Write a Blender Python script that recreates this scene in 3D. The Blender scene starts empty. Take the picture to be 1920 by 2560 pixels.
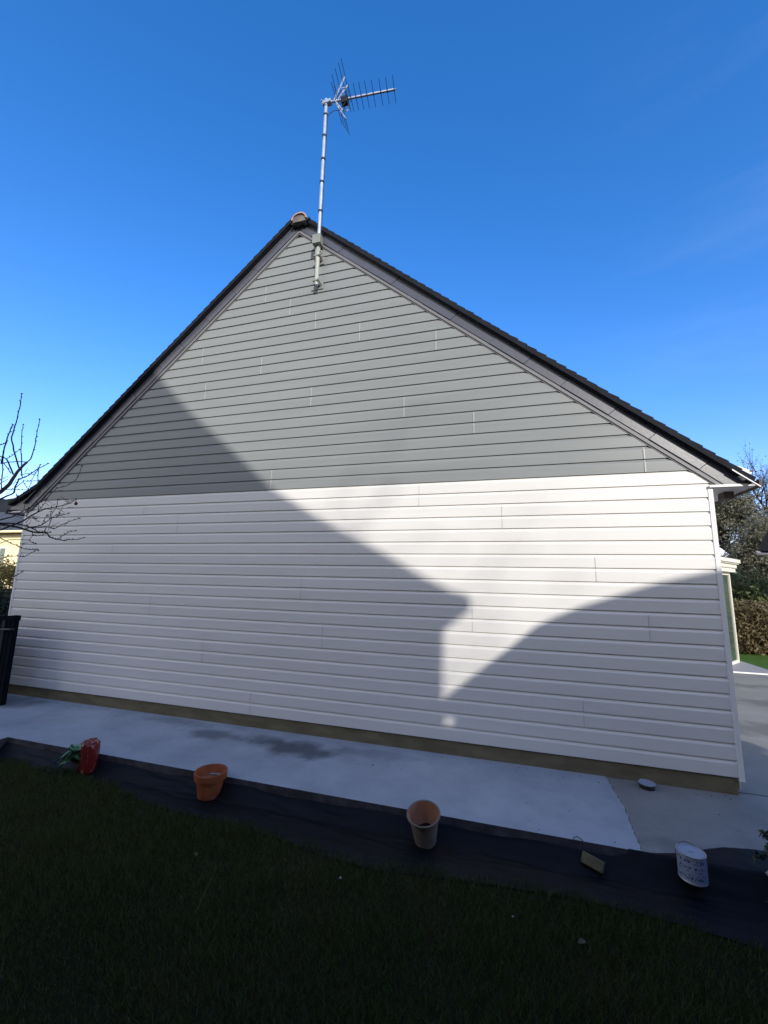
import bpy, math, random
import numpy as np
from mathutils import Vector, Matrix
R=math.radians
scene=bpy.context.scene
rng=np.random.default_rng(7); random.seed(7)

# ---------------- camera ----------------
F_PX=1035.13; CAM=Vector((0,-4.201,1.589))
RT=Vector((0.95905454,0.28236757,0.02197607)); UP=Vector((0.02599458,-0.16502413,0.98594692)); FW=Vector((-0.28202602,0.9450056,0.16560716))
cd=bpy.data.cameras.new('camera'); cam=bpy.data.objects.new('camera',cd); scene.collection.objects.link(cam)
cd.sensor_fit='VERTICAL'; cd.sensor_height=36; cd.lens=F_PX/2560*36; cd.clip_start=.05; cd.clip_end=2000
cam.matrix_world=Matrix(((RT.x,UP.x,-FW.x,CAM.x),(RT.y,UP.y,-FW.y,CAM.y),(RT.z,UP.z,-FW.z,CAM.z),(0,0,0,1)))
scene.camera=cam
def ray(px,py): return FW*F_PX+RT*(px-960)-UP*(py-1280)
def atY(px,py,Y):
    d=ray(px,py); return CAM+d*((Y-CAM.y)/d.y)
def atZ(px,py,Z):
    d=ray(px,py); return CAM+d*((Z-CAM.z)/d.z)

# ---------------- light ----------------
EL,AZ=R(22),R(30)
w=bpy.data.worlds.new('World'); scene.world=w; w.use_nodes=True
nt=w.node_tree; nt.nodes.clear()
out=nt.nodes.new('ShaderNodeOutputWorld'); bg=nt.nodes.new('ShaderNodeBackground'); sky=nt.nodes.new('ShaderNodeTexSky')
sky.sky_type='NISHITA'; sky.sun_disc=False; sky.sun_elevation=EL; sky.sun_rotation=math.pi-AZ
sky.altitude=0; sky.air_density=1.0; sky.dust_density=.12; sky.ozone_density=4.0
bg.inputs['Strength'].default_value=.15
# faint wisps of cirrus, laid out by direction in the sky
tc=nt.nodes.new('ShaderNodeTexCoord'); mp=nt.nodes.new('ShaderNodeMapping'); mp.inputs['Scale'].default_value=(1.2,2.0,9); mp.inputs['Rotation'].default_value=(0.25,.2,.3)
nz=nt.nodes.new('ShaderNodeTexNoise'); nz.inputs['Scale'].default_value=1.6; nz.inputs['Detail'].default_value=7; nz.inputs['Roughness'].default_value=.6
rp=nt.nodes.new('ShaderNodeValToRGB'); rp.color_ramp.elements[0].position=.5; rp.color_ramp.elements[1].position=.85; rp.color_ramp.elements[1].color=(.045,.045,.045,1)
mix=nt.nodes.new('ShaderNodeMixRGB'); mix.inputs['Color2'].default_value=(4.5,5.2,6.0,1)
hs=nt.nodes.new('ShaderNodeHueSaturation'); hs.inputs['Saturation'].default_value=1.27
L=nt.links.new
L(tc.outputs['Generated'],mp.inputs['Vector']); L(mp.outputs[0],nz.inputs['Vector']); L(nz.outputs['Fac'],rp.inputs['Fac'])
L(sky.outputs[0],hs.inputs['Color']); tn=nt.nodes.new('ShaderNodeMixRGB'); tn.blend_type='MULTIPLY'; tn.inputs['Fac'].default_value=1; tn.inputs['Color2'].default_value=(1.58,1.0,1.10,1); L(hs.outputs[0],tn.inputs['Color1']); L(tn.outputs[0],mix.inputs['Color1']); 
sx=nt.nodes.new('ShaderNodeSeparateXYZ'); L(tc.outputs['Generated'],sx.inputs[0])
mx_=nt.nodes.new('ShaderNodeMapRange'); mx_.inputs['From Min'].default_value=.12; mx_.inputs['From Max'].default_value=.45; L(sx.outputs['X'],mx_.inputs['Value'])
mu=nt.nodes.new('ShaderNodeMath'); mu.operation='MULTIPLY'; L(rp.outputs[0],mu.inputs[0]); L(mx_.outputs[0],mu.inputs[1]); L(mu.outputs[0],mix.inputs['Fac'])
# bright veil added over the unseen southern sky to fill shaded walls
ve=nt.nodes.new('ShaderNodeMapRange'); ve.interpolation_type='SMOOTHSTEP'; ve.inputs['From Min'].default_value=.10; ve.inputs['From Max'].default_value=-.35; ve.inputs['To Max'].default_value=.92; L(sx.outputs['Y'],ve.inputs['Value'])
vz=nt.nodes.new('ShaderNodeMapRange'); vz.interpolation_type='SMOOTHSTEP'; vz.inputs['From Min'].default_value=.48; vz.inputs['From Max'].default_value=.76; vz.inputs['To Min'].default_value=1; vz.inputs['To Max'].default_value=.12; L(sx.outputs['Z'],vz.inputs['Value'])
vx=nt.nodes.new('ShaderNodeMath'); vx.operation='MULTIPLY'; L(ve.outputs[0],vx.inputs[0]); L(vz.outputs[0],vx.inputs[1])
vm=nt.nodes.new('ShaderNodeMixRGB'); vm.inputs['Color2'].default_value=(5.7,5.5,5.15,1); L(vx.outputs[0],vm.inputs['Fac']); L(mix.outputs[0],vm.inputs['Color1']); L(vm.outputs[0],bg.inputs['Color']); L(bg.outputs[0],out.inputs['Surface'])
sl=bpy.data.lights.new('sun','SUN'); sl.energy=2.0; sl.angle=R(.7); sl.color=(1,.95,.87)
so=bpy.data.objects.new('sun',sl); scene.collection.objects.link(so)
SUN=Vector((math.sin(AZ)*math.cos(EL),-math.cos(AZ)*math.cos(EL),math.sin(EL)))
so.rotation_euler=SUN.to_track_quat('Z','Y').to_euler(); so.location=SUN*60
scene.view_settings.view_transform='Standard'; scene.view_settings.look='None'; scene.view_settings.exposure=.97; scene.view_settings.gamma=1
scene.cycles.max_bounces=8

# ---------------- helpers ----------------
class MB:
    def __init__(s): s.v=[]; s.f=[]; s.m=[]
    def add(s,vs,fs,mi=0):
        o=len(s.v); s.v+= [tuple(v) for v in vs]; s.f+=[tuple(i+o for i in f) for f in fs]; s.m+=[mi]*len(fs); return s
    def box(s,x0,x1,y0,y1,z0,z1,mi=0):
        return s.add([(x,y,z) for z in (z0,z1) for y in (y0,y1) for x in (x0,x1)],[(0,2,3,1),(4,5,7,6),(0,1,5,4),(2,6,7,3),(0,4,6,2),(1,3,7,5)],mi)
    def prism(s,poly,y0,y1,mi=0):     # poly in XZ
        n=len(poly)
        a=sum(poly[i][0]*poly[(i+1)%n][1]-poly[(i+1)%n][0]*poly[i][1] for i in range(n))
        if a<0: poly=poly[::-1]
        vs=[(x,y0,z) for x,z in poly]+[(x,y1,z) for x,z in poly]
        fs=[tuple(range(n)),tuple(range(2*n-1,n-1,-1))]+[(i,i+n,(i+1)%n+n,(i+1)%n) for i in range(n)]
        return s.add(vs,fs,mi)
    def slab(s,poly,z0,z1,mi=0,side=None):      # poly in XY
        n=len(poly)
        a=sum(poly[i][0]*poly[(i+1)%n][1]-poly[(i+1)%n][0]*poly[i][1] for i in range(n))
        if a<0: poly=poly[::-1]
        vs=[(x,y,z0) for x,y in poly]+[(x,y,z1) for x,y in poly]
        fs=[tuple(range(n-1,-1,-1)),tuple(range(n,2*n))]
        s.add(vs,fs,mi); o=len(s.v)-2*n
        for i in range(n): s.f.append((o+i,o+(i+1)%n,o+(i+1)%n+n,o+i+n)); s.m.append(mi if side is None else side)
        return s
    def tube(s,pts,rad,n=8,mi=0,caps=True):
        pts=[Vector(p) for p in pts]
        if not hasattr(rad,'__len__'): rad=[rad]*len(pts)
        o=len(s.v); up=None
        for i,p in enumerate(pts):
            d=(pts[min(i+1,len(pts)-1)]-pts[max(i-1,0)])
            if d.length<1e-9: d=Vector((0,0,1))
            d.normalize()
            if up is None:
                up=Vector((0,0,1)) if abs(d.z)<.9 else Vector((1,0,0))
            u=(up-d*up.dot(d)); u.normalize(); v=d.cross(u); up=u
            for k in range(n):
                a=2*math.pi*k/n; s.v.append(tuple(p+(u*math.cos(a)+v*math.sin(a))*rad[i]))
        for i in range(len(pts)-1):
            for k in range(n):
                a=o+i*n+k; b=o+i*n+(k+1)%n; s.f.append((a,b,b+n,a+n)); s.m.append(mi)
        if caps:
            s.f.append(tuple(o+k for k in range(n-1,-1,-1))); s.m.append(mi)
            s.f.append(tuple(o+(len(pts)-1)*n+k for k in range(n))); s.m.append(mi)
        return s
    def lathe(s,c,prof,n=32,mi=0,close=False,wob=None,cap=True):
        o=len(s.v)
        for j,(r,z) in enumerate(prof):
            for k in range(n):
                a=2*math.pi*k/n; q=1 if wob is None else wob(a,j)
                s.v.append((c[0]+r*q*math.cos(a),c[1]+r*q*math.sin(a),c[2]+z))
        for j in range(len(prof)-1):
            for k in range(n):
                a=o+j*n+k; b=o+j*n+(k+1)%n; s.f.append((a,b,b+n,a+n)); s.m.append(mi)
        if cap and prof[0][0]>.001: s.f.append(tuple(o+k for k in range(n-1,-1,-1))); s.m.append(mi)
        if prof[-1][0]>0 and close: s.f.append(tuple(o+(len(prof)-1)*n+k for k in range(n))); s.m.append(mi)
        return s
    def build(s,name,mat,parent=None,smooth=False,bevel=0,**kw):
        me=bpy.data.meshes.new(name); me.from_pydata(s.v,[],s.f); me.update()
        mats=mat if isinstance(mat,(list,tuple)) else [mat]
        for m in mats: me.materials.append(m)
        if len(mats)>1: me.polygons.foreach_set('material_index',s.m)
        if smooth: me.polygons.foreach_set('use_smooth',[True]*len(me.polygons))
        o=bpy.data.objects.new(name,me); scene.collection.objects.link(o)
        if bevel:
            b=o.modifiers.new('bevel','BEVEL'); b.width=bevel; b.segments=2; b.limit_method='ANGLE'; b.angle_limit=R(40)
        if parent is not None: o.parent=parent; o.matrix_parent_inverse=parent.matrix_world.inverted()
        for k,v in kw.items(): o[k]=v
        return o
def thing(name,label,cat,loc=(0,0,0),group=None):
    o=bpy.data.objects.new(name,None); scene.collection.objects.link(o); o.location=loc; o.empty_display_size=.2
    o.matrix_world=Matrix.Translation(loc)
    o['label']=label; o['category']=cat
    if group: o['group']=group
    return o

def mat(name,col,rough=.6,var=.0,vscale=4,spec=.5,bump=0,bscale=60,metal=0,col2=None,lo=.35,hi=.65,detail=6,stretch=None,trans=0,trl=None,sheen=0):
    m=bpy.data.materials.new(name); m.use_nodes=True; t=m.node_tree; b=t.nodes['Principled BSDF']
    b.inputs['Roughness'].default_value=rough; b.inputs['Metallic'].default_value=metal; b.inputs['Specular IOR Level'].default_value=spec
    b.inputs['Base Color'].default_value=(*col,1)
    if sheen: b.inputs['Sheen Weight'].default_value=sheen
    tcn=t.nodes.new('ShaderNodeTexCoord'); src=tcn.outputs['Object']
    if stretch:
        mpn=t.nodes.new('ShaderNodeMapping'); mpn.inputs['Scale'].default_value=stretch; t.links.new(src,mpn.inputs[0]); src=mpn.outputs[0]
    if var or col2:
        c2=col2 or tuple(c*(1-var) for c in col)
        n=t.nodes.new('ShaderNodeTexNoise'); n.inputs['Scale'].default_value=vscale; n.inputs['Detail'].default_value=detail; t.links.new(src,n.inputs['Vector'])
        r=t.nodes.new('ShaderNodeValToRGB'); r.color_ramp.elements[0].position=lo; r.color_ramp.elements[1].position=hi
        r.color_ramp.elements[0].color=(*col,1); r.color_ramp.elements[1].color=(*c2,1)
        t.links.new(n.outputs['Fac'],r.inputs['Fac']); t.links.new(r.outputs[0],b.inputs['Base Color'])
    if bump:
        n2=t.nodes.new('ShaderNodeTexNoise'); n2.inputs['Scale'].default_value=bscale; n2.inputs['Detail'].default_value=5; t.links.new(src,n2.inputs['Vector'])
        bn=t.nodes.new('ShaderNodeBump'); bn.inputs['Strength'].default_value=bump; bn.inputs['Distance'].default_value=.01
        t.links.new(n2.outputs['Fac'],bn.inputs['Height']); t.links.new(bn.outputs[0],b.inputs['Normal'])
    return m
M={}
M['white']=mat('white_cladding',(.75,.735,.705),.42,.06,.9,.4,bump=.05,bscale=9,stretch=(.6,1,6))
M['grey']=mat('grey_cladding',(.250,.266,.268),.38,.08,1.1,.28,bump=.06,bscale=9,stretch=(.6,1,6))
M['whitetrim']=mat('white_trim',(.8,.79,.77),.4,.03,3)
M['greytrim']=mat('grey_trim',(.17,.17,.185),.5,.06,3)
M['board']=mat('slate_grey_board',(.070,.076,.102),.35,.10,7,.68,bump=.05,bscale=30)
M['slate']=mat('roof_slate',(.011,.013,.020),.75,.4,9,.2,bump=.3,bscale=25)
M['plinth']=mat('brown_render',(.205,.178,.115),.95,.3,3.5,.1,bump=.5,bscale=70,stretch=(1,1,3))
M['terra']=mat('terracotta',(.34,.10,.04),.85,.25,14,.2,bump=.2,bscale=90)
M['shard']=mat('clay_shard',(.26,.13,.075),.9,.3,10)
M['terrain']=mat('terracotta_inside',(.42,.20,.12),.9,.3,10,.2,bump=.2,bscale=80)
M['palepot']=mat('pale_terracotta',(.24,.19,.155),.9,.35,10,.2,bump=.2,bscale=90)
M['mortar']=mat('mortar',(.2,.19,.19),.95,.3,15,.1,bump=.4,bscale=60)
M['ridge']=mat('ridge_clay',(.42,.2,.14),.9,col2=(.5,.36,.31),vscale=22,spec=.1,bump=.4,bscale=60)
M['alu']=mat('antenna_aluminium',(.62,.64,.66),.35,.1,20,metal=.6)
M['galv']=mat('galvanised_steel',(.5,.58,.68),.35,.2,12,metal=.5)  # blue tint stands in for the sky mirrored in the metal
M['mastpaint']=mat('grey_green_paint',(.42,.44,.40),.45,.1,8)
M['rod']=mat('dark_rod',(.04,.05,.08),.4,.2,20,metal=.5)
M['black']=mat('black_plastic',(.012,.012,.014),.45,.3,20)
M['boxgrey']=mat('grey_box',(.24,.25,.23),.5,.1,8)
M['soffit']=mat('white_soffit',(.62,.6,.6),.5,.05,5)
M['brown']=mat('brown_eave_box',(.10,.075,.065),.7,.2,8)
M['beige']=mat('beige_pipe',(.6,.55,.46),.5,.1,8)
M['zinc']=mat('zinc',(.6,.6,.58),.5,.15,8,metal=.2)
M['gateblk']=mat('anthracite_metal',(.004,.007,.011),.85,.3,9,.06)
M['gateribs']=mat('gate_slat_metal',(.018,.024,.03),.6,.3,9,.15)
M['cream']=mat('cream_render',(.88,.77,.50),.9,.08,.6,.1,bump=.2,bscale=20)
M['farroof']=mat('weathered_slate',(.075,.08,.09),.8,.3,1.2,.3,bump=.4,bscale=6)
M['bark']=mat('bark',(.10,.065,.055),.9,.4,30,.2,bump=.5,bscale=80)
M['twig']=mat('twig',(.055,.045,.042),.85,.4,40,.2)
M['redleaf']=mat('red_leaf',(.16,.03,.02),.6,.3,40)
M['glass']=mat('conservatory_glass',(.05,.075,.065),.06,.5,1.2,.8,col2=(.10,.14,.09))
M['soil']=mat('soil',(.035,.022,.014),.98,.5,40,.1,bump=.9,bscale=60)
M['redplastic']=mat('red_plastic',(.17,.018,.016),.24,col2=(.42,.20,.17),vscale=16,spec=.6,bump=.9,bscale=22,lo=.58,hi=.66,stretch=(1,1,.45))
M['canwhite']=mat('can_white',(.30,.34,.44),.35,.08,10)
M['ink']=mat('dark_blue_print',(.08,.09,.16),.4,.2,20)
M['tin']=mat('tin',(.55,.55,.56),.35,.2,14,metal=.5)
M['sponge']=mat('yellow_stone_block',(.17,.15,.085),.95,.25,20,.1,bump=.6,bscale=90)
M['dkleaf']=mat('dark_leaf',(.02,.035,.015),.6,.5,6)
M['greenleaf']=mat('green_leaf',(.05,.19,.08),.35,col2=(.20,.36,.22),vscale=9,spec=.6)
M['wire']=mat('dark_wire',(.02,.025,.05),.5,.1,5)
M['straw']=mat('straw',(.16,.12,.06),.9,.3,30)
M['pebble']=mat('white_pebble',(.34,.34,.30),.7,.1,30)
M['timber']=mat('timber',(.16,.11,.07),.9,.4,3,bump=.3,bscale=30,stretch=(6,6,.6))
M['houseA']=mat('grey_render',(.14,.13,.12),.9,.1,1)
M['guttergrey']=mat('dull_gutter',(.26,.24,.25),.7,.1,5)
M['dark']=mat('dark_shelter_roof',(.015,.015,.018),.95,.2,5,.05)

# ---------------- ground ----------------
GZ=-.155
def ground_mat():
    m=mat('lawn_soil',(.016,.02,.008),1,col2=(.028,.02,.01),vscale=2.2,spec=.1,bump=.8,bscale=60); return m
g=MB(); 
g.add([(-400,-400,GZ),(400,-400,GZ),(400,400,GZ),(-400,400,GZ)],[(0,1,2,3)])
g.build('ground',ground_mat(),kind='structure')

def concrete(name,col,col2,stains=(),coarse=1):
    m=bpy.data.materials.new(name); m.use_nodes=True; t=m.node_tree; b=t.nodes['Principled BSDF']; N=t.nodes.new; K=t.links.new
    b.inputs['Roughness'].default_value=.82; b.inputs['Specular IOR Level'].default_value=.3
    tcn=N('ShaderNodeTexCoord'); P=tcn.outputs['Object']
    n=N('ShaderNodeTexNoise'); n.inputs['Scale'].default_value=1.7*coarse; n.inputs['Detail'].default_value=9; n.inputs['Roughness'].default_value=.65; K(P,n.inputs['Vector'])
    r=N('ShaderNodeValToRGB'); r.color_ramp.elements[0].position=.35; r.color_ramp.elements[1].position=.7; r.color_ramp.elements[0].color=(*col,1); r.color_ramp.elements[1].color=(*col2,1); K(n.outputs['Fac'],r.inputs['Fac'])
    cur=r.outputs[0]
    n3=N('ShaderNodeTexNoise'); n3.inputs['Scale'].default_value=170; n3.inputs['Detail'].default_value=3; K(P,n3.inputs['Vector'])
    mr=N('ShaderNodeMapRange'); mr.inputs['From Min'].default_value=.3; mr.inputs['From Max'].default_value=.7; mr.inputs['To Min'].default_value=.86; mr.inputs['To Max'].default_value=1.12; K(n3.outputs['Fac'],mr.inputs['Value'])
    mx=N('ShaderNodeMixRGB'); mx.blend_type='MULTIPLY'; mx.inputs['Fac'].default_value=1; K(cur,mx.inputs['Color1']); K(mr.outputs[0],mx.inputs['Color2']); cur=mx.outputs[0]
    wn=N('ShaderNodeTexNoise'); wn.inputs['Scale'].default_value=5; wn.inputs['Detail'].default_value=6; K(P,wn.inputs['Vector'])
    for (cx,cy,rx,ry,amt) in stains:
        mpn=N('ShaderNodeMapping'); mpn.vector_type='TEXTURE'; mpn.inputs['Location'].default_value=(cx,cy,0); mpn.inputs['Scale'].default_value=(rx,ry,1); K(P,mpn.inputs[0])
        ln=N('ShaderNodeVectorMath'); ln.operation='LENGTH'; K(mpn.outputs[0],ln.inputs[0])
        ad=N('ShaderNodeMath'); ad.operation='MULTIPLY_ADD'; ad.inputs[1].default_value=1.5; K(wn.outputs['Fac'],ad.inputs[0]); K(ln.outputs['Value'],ad.inputs[2])
        q=N('ShaderNodeMapRange'); q.interpolation_type='SMOOTHSTEP'; q.inputs['From Min'].default_value=1.05; q.inputs['From Max'].default_value=1.85; q.inputs['To Min'].default_value=amt; q.inputs['To Max'].default_value=0; K(ad.outputs[0],q.inputs['Value'])
        mm=N('ShaderNodeMixRGB'); K(q.outputs[0],mm.inputs['Fac']); K(cur,mm.inputs['Color1']); mm.inputs['Color2'].default_value=(col[0]*.24,col[1]*.25,col[2]*.26,1); cur=mm.outputs[0]
    K(cur,b.inputs['Base Color'])
    bn=N('ShaderNodeBump'); bn.inputs['Strength'].default_value=.35; bn.inputs['Distance'].default_value=.004; K(n3.outputs['Fac'],bn.inputs['Height']); K(bn.outputs[0],b.inputs['Normal'])
    return m
M['slabnew']=concrete('new_concrete',(.38,.41,.455),(.26,.285,.325),[(-2.95,-.3,.42,.16,.75),(-1.95,-.34,.55,.24,.95),(-2.35,-.2,.3,.15,.6),(-1.2,-.2,.5,.13,.35),(-3.6,-.1,.5,.12,.4),(-6.0,-.25,.5,.3,.7)])
M['slabold']=concrete('old_concrete',(.27,.265,.25),(.20,.195,.185),[(1.3,-.9,.7,.12,.3)])
M['drive']=concrete('driveway_concrete',(.29,.28,.25),(.20,.195,.175),[(3,2,1.6,.35,.5),(4,3.4,2,.3,.5),(3,4.6,2,.25,.5)],.6)
M['terrace']=concrete('terrace_concrete',(.33,.32,.33),(.29,.28,.29))
M['slabside']=mat('soiled_slab_side',(.10,.095,.11),.95,.5,9,.1,bump=.5,bscale=60)  # side faces darker than the slab top
EDGE=[(float(np.interp(y,[-1.033,-.5,.05],[.745,.775,.752]))+random.uniform(-.007,.007),float(y)) for y in np.linspace(-1.033,.05,34)]
s=MB(); s.slab([(-9.5,-3.6),(-4.77,-3.6),(-4.755,-1.033)]+EDGE+[(-9.5,.05)],-.17,0,0,1); s.build('pavement',[M['slabnew'],M['slabside']],kind='structure')
s=MB(); s.slab([(.75,-1.030),(9,-1.030),(9,.072),(.757,.072)]+[(x+.0035,y) for x,y in EDGE[::-1][:-1]],-.17,-.004,0,1); s.build('pavement_old',[M['slabold'],M['slabside']],kind='structure')
s=MB(); s.slab([(1.6,.085),(9,.085),(9,5.85),(1.6,5.85)],-.17,-.010); s.build('driveway',M['drive'],kind='structure')
s=MB(); s.box(1.72,9,.073,.084,-.03,-.002); dr=s.build('drain_channel',M['black'],label='dark narrow drain slot between the pavement and the driveway',category='drain channel')
s=MB(); s.slab([(1.8,5.872),(4.72,5.872),(4.985,6.35),(4.975,9.4),(1.8,9.4)],-.17,.006); s.build('terrace',M['terrace'],kind='structure')
s=MB(); s.slab([(1.8,5.851),(7,5.851),(7,5.871),(1.8,5.871)],-.17,.014); s.build('terrace_edging',M['whitetrim'],label='white edging strip along the front of the grey terrace',category='edging')
def zgrid(name,x0,x1,y0,y1,nx,ny,fz,m,**kw):
    xs=np.linspace(x0,x1,nx); ys=np.linspace(y0,y1,ny)
    vs=[(x,y,fz(x,y)) for y in ys for x in xs]
    fs=[(j*nx+i,j*nx+i+1,(j+1)*nx+i+1,(j+1)*nx+i) for j in range(ny-1) for i in range(nx-1)]
    mb=MB(); mb.add(vs,fs); return mb.build(name,m,smooth=True,**kw)
M['backlawn']=mat('back_lawn',(.07,.15,.02),.9,col2=(.05,.10,.02),vscale=6,spec=.2,bump=.8,bscale=90)
s=MB(); s.slab([(4.99,5.875),(60,5.875),(60,12),(-8,12),(-8,9.45),(4.99,9.45)],-.16,-.012); s.build('lawn',M['backlawn'],kind='structure')
# gentle green hillside behind the garden
M['hill']=mat('hillside_grass',(.075,.10,.03),1,col2=(.05,.06,.02),vscale=.25,spec=.1,bump=.5,bscale=2)
def hz(x,y): 
    t=min(max((y-13)/30,0),1); return -.2+4.2*t*t*(3-2*t)+.3*math.sin(x*.3)*t + max(0,(-x-20))*.0
zgrid('hill',-8,110,12.5,90,60,40,hz,M['hill'],kind='structure')
M['wood']=mat('distant_wood',(.018,.022,.026),1,col2=(.03,.03,.03),vscale=.5,spec=.05,bump=1,bscale=2)
def hz2(x,y):
    t=max(0,1-abs(y-75)/45); return -.3+ (23+1.0*math.sin(x*.11)+.6*math.sin(x*.37+y*.2))*t**.7
zgrid('distant_hill',-300,-70,30,120,160,40,lambda x,y: hz2(x,y)+.35*random.random(),M['wood'],kind='structure')

zgrid('wooded_hill',6,260,55,110,150,30,lambda x,y: -.3+(7.5+1.2*math.sin(x*.09)+.5*math.sin(x*.41+y*.2))*max(0,1-abs(y-82)/28)**.6+.45*random.random(),M['wood'],kind='structure')
# ---------------- house ----------------
AX,AZP=-2.487,6.09; SL,SR=.875,.838; XL,XR=-6.67,1.74; SOF=2.475
house=thing('house','gabled house clad in grey boards above white boards, with a slate roof','house',(-2.465,0,0))
def rake_x(z,side,perp=0):
    # x of the rake line offset outwards by perp at height z
    if side>0: return AX+(AZP+perp*math.sqrt(1+SR*SR)-z)/SR
    return AX-(AZP+perp*math.sqrt(1+SL*SL)-z)/SL
def cladding(name,ztop,zbot,m,ktop):
    mb=MB(); P=.125
    k=ktop
    while True:
        zt=2.625+k*P; zb=zt-P
        if zt<=zbot+1e-6: break
        rows=[(zt,.013),(zt-.003,.013),(zt-.026,.0005),(zt-.030,0),(zb+.006,0),(zb+.005,.002),(zb+.005,.013),(zb,.013)]
        vs=[]; n=0; first=True; prev=None
        rr=[(min(z,ztop),y) for z,y in rows]
        for z,y in rr:
            xl=max(XL+.03 if z<2.478 else XL-.05,rake_x(z,-1,-.025)); xr=min(XR-.035 if z<2.478 else XR+.06,rake_x(z,1,-.025))
            if xr<=xl: xl=xr=AX
            vs+=[(xl,y,z),(xr,y,z)]
        mb.add(vs,[(2*i+2,2*i+3,2*i+1,2*i) for i in range(len(rows)-1)])
        k-=1
    return mb.build(name,m,house)
cladding('grey_cladding',AZP,2.625,M['grey'],27)
cladding('white_cladding',2.625,.125,M['white'],0)
J=[(-2.915,14,12,1),(-2.195,10,8,1),(-2.66,2,0,1),(-2.185,-8,-10,0),(-1.9,-12,-14,0),(-2.72,-18,-20,0),(-.03,-2,-4,0),(-.33,-10,-12,0),(-.865,0,-2,0),(.78,-6,-8,0),(1.175,-10,-12,0),(.615,-16,-18,0),(-.695,14,12,1),(-.295,6,4,1),(-1.05,8,6,1),(1.24,2,0,1),(-1.605,16,14,1),(-3.83,16,14,1),(-3.73,12,10,1),(-3.945,-2,-4,0),(-4.235,-10,-12,0)]
J+=[(-2.93,22,20,1),(-2.56,20,18,1),(-2.19,18,16,1),(-4.5,-1,-2,0),(-4.95,-5,-6,0),(-3.4,-14,-16,0)]
M['jgrey']=mat('grey_joint_cover',(.40,.415,.41),.35,.03,3)
M['jmid']=mat('joint_gap_white',(.33,.33,.33),.8,.1,3)
M['jdark']=mat('joint_gap',(.10,.10,.10),.8,.1,3)
for (x,k0,k1,gr) in J:
    mb=MB()
    for k in range(k1,k0):
        zt=2.625+(k+1)*.125; zb=zt-.125; xx=x-.006
        rows=[(zt-.003,.0105),(zt-.027,-.002),(zb+.006,-.0025),(zb+.006,.01)]
        vs=[]
        for z,y in rows: vs+=[(xx,y,z),(xx+.011,y,z)]
        fs=[(2*i+2,2*i+3,2*i+1,2*i) for i in range(3)]
        vs+=[(xx-.0015,y+.004,z) for z,y in rows]; 
        fs+=[(8+i+1,2*i+2,2*i,8+i) for i in range(3)]
        mb.add(vs,fs)
        mb.add([(x2,y-.0012,z) for z,y in ((zt-.026,.0005),(zb+.006,0)) for x2 in (xx-.005,xx-.002)],[(2,3,1,0)],1)
    mb.build('joint_cover',[M['jgrey'] if gr else M['white'],M['jdark'] if gr else M['jmid']],house)
# vertical corner trims, rake trims
for nm,x0,x1 in (('corner_trim',XL,XL+.032),('corner_trim',XR-.038,XR)):
    mb=MB(); mb.box(x0,x1,-.006,.10,.105,2.476); mb.build(nm,M['whitetrim'],house,bevel=.003)
def strip(mb,p0,p1,a,b,y0,y1,side,mi=0):
    # rectangle along the rake from x=p0 to x=p1, between perpendicular offsets a and b
    sl=SR if side>0 else -SL
    q=math.sqrt(1+sl*sl); nx,nz=(abs(sl)/q*(1 if side>0 else -1),1/q)
    def pt(x,c):
        z=AZP-abs(sl)*abs(x-AX); return (x+nx*c,z+nz*c)
    mb.prism([pt(p0,a),pt(p1,a),pt(p1,b),pt(p0,b)],y0,y1,mi)
def raketrim(side):
    mb=MB(); sl=SR if side>0 else SL; q=math.sqrt(1+sl*sl); zc=2.50
    def L_(perp,x): return AZP+perp*q-sl*abs(x-AX)
    xe=AX+side*(AZP-SOF)/sl; xi=AX+side*(AZP-.032*q-SOF)/sl
    mb.prism([(AX,AZP),(xe,SOF),(xi,SOF),(AX,AZP-.032*q)],-.014,.02)
    mb.prism([(AX+side*.001,AZP-.032*q-.004),(xi-side*.004,SOF),(xi-side*.018,SOF),(AX+side*.001,AZP-.032*q-.018)],-.004,.012)
    return mb.build('rake_trim',M['greytrim'] if side<0 else M['greytrim'],house)
raketrim(-1); raketrim(1)
# rake boards: overlapping grey panels just proud of the cladding
for side in (-1,1):
    sl=SR if side>0 else SL; q=math.sqrt(1+sl*sl); mb=MB()
    x=0.0; i=0; W_=.135
    end=(AZP-SOF)/sl
    while x<end-.02:
        x2=min(x+ (.36 if i else .17) + .05*math.sin(i*2.3),end+.12)
        def pt(d,c):
            zz=AZP-sl*d+c/q; xx=AX+side*(d+c*sl/q); return (xx,zz)
        y=-.022-.0035*(i%2)
        a0=pt(x,.002) if i else (AX,AZP+.002); b0=pt(x+.02,W_) if i else (AX,AZP+W_*q)
        a1=pt(x2-.0015,.002); b1=pt(x2+.0185,W_)
        poly=[a0,a1,b1,b0]
        if a1[1]<SOF+.002:   # cut horizontally at the eave
            xa=AX+side*((AZP-SOF-.002)/sl); xb=AX+side*((AZP+W_*q-SOF-.002)/sl)
            poly=[a0,(xa,SOF+.002),(xb,SOF+.002),b0]; mb.prism(poly,y,.012); break
        mb.prism(poly,y,.012); x=x2; i+=1
    mb.build('rake_board',M['board'],house,bevel=.002)
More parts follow.
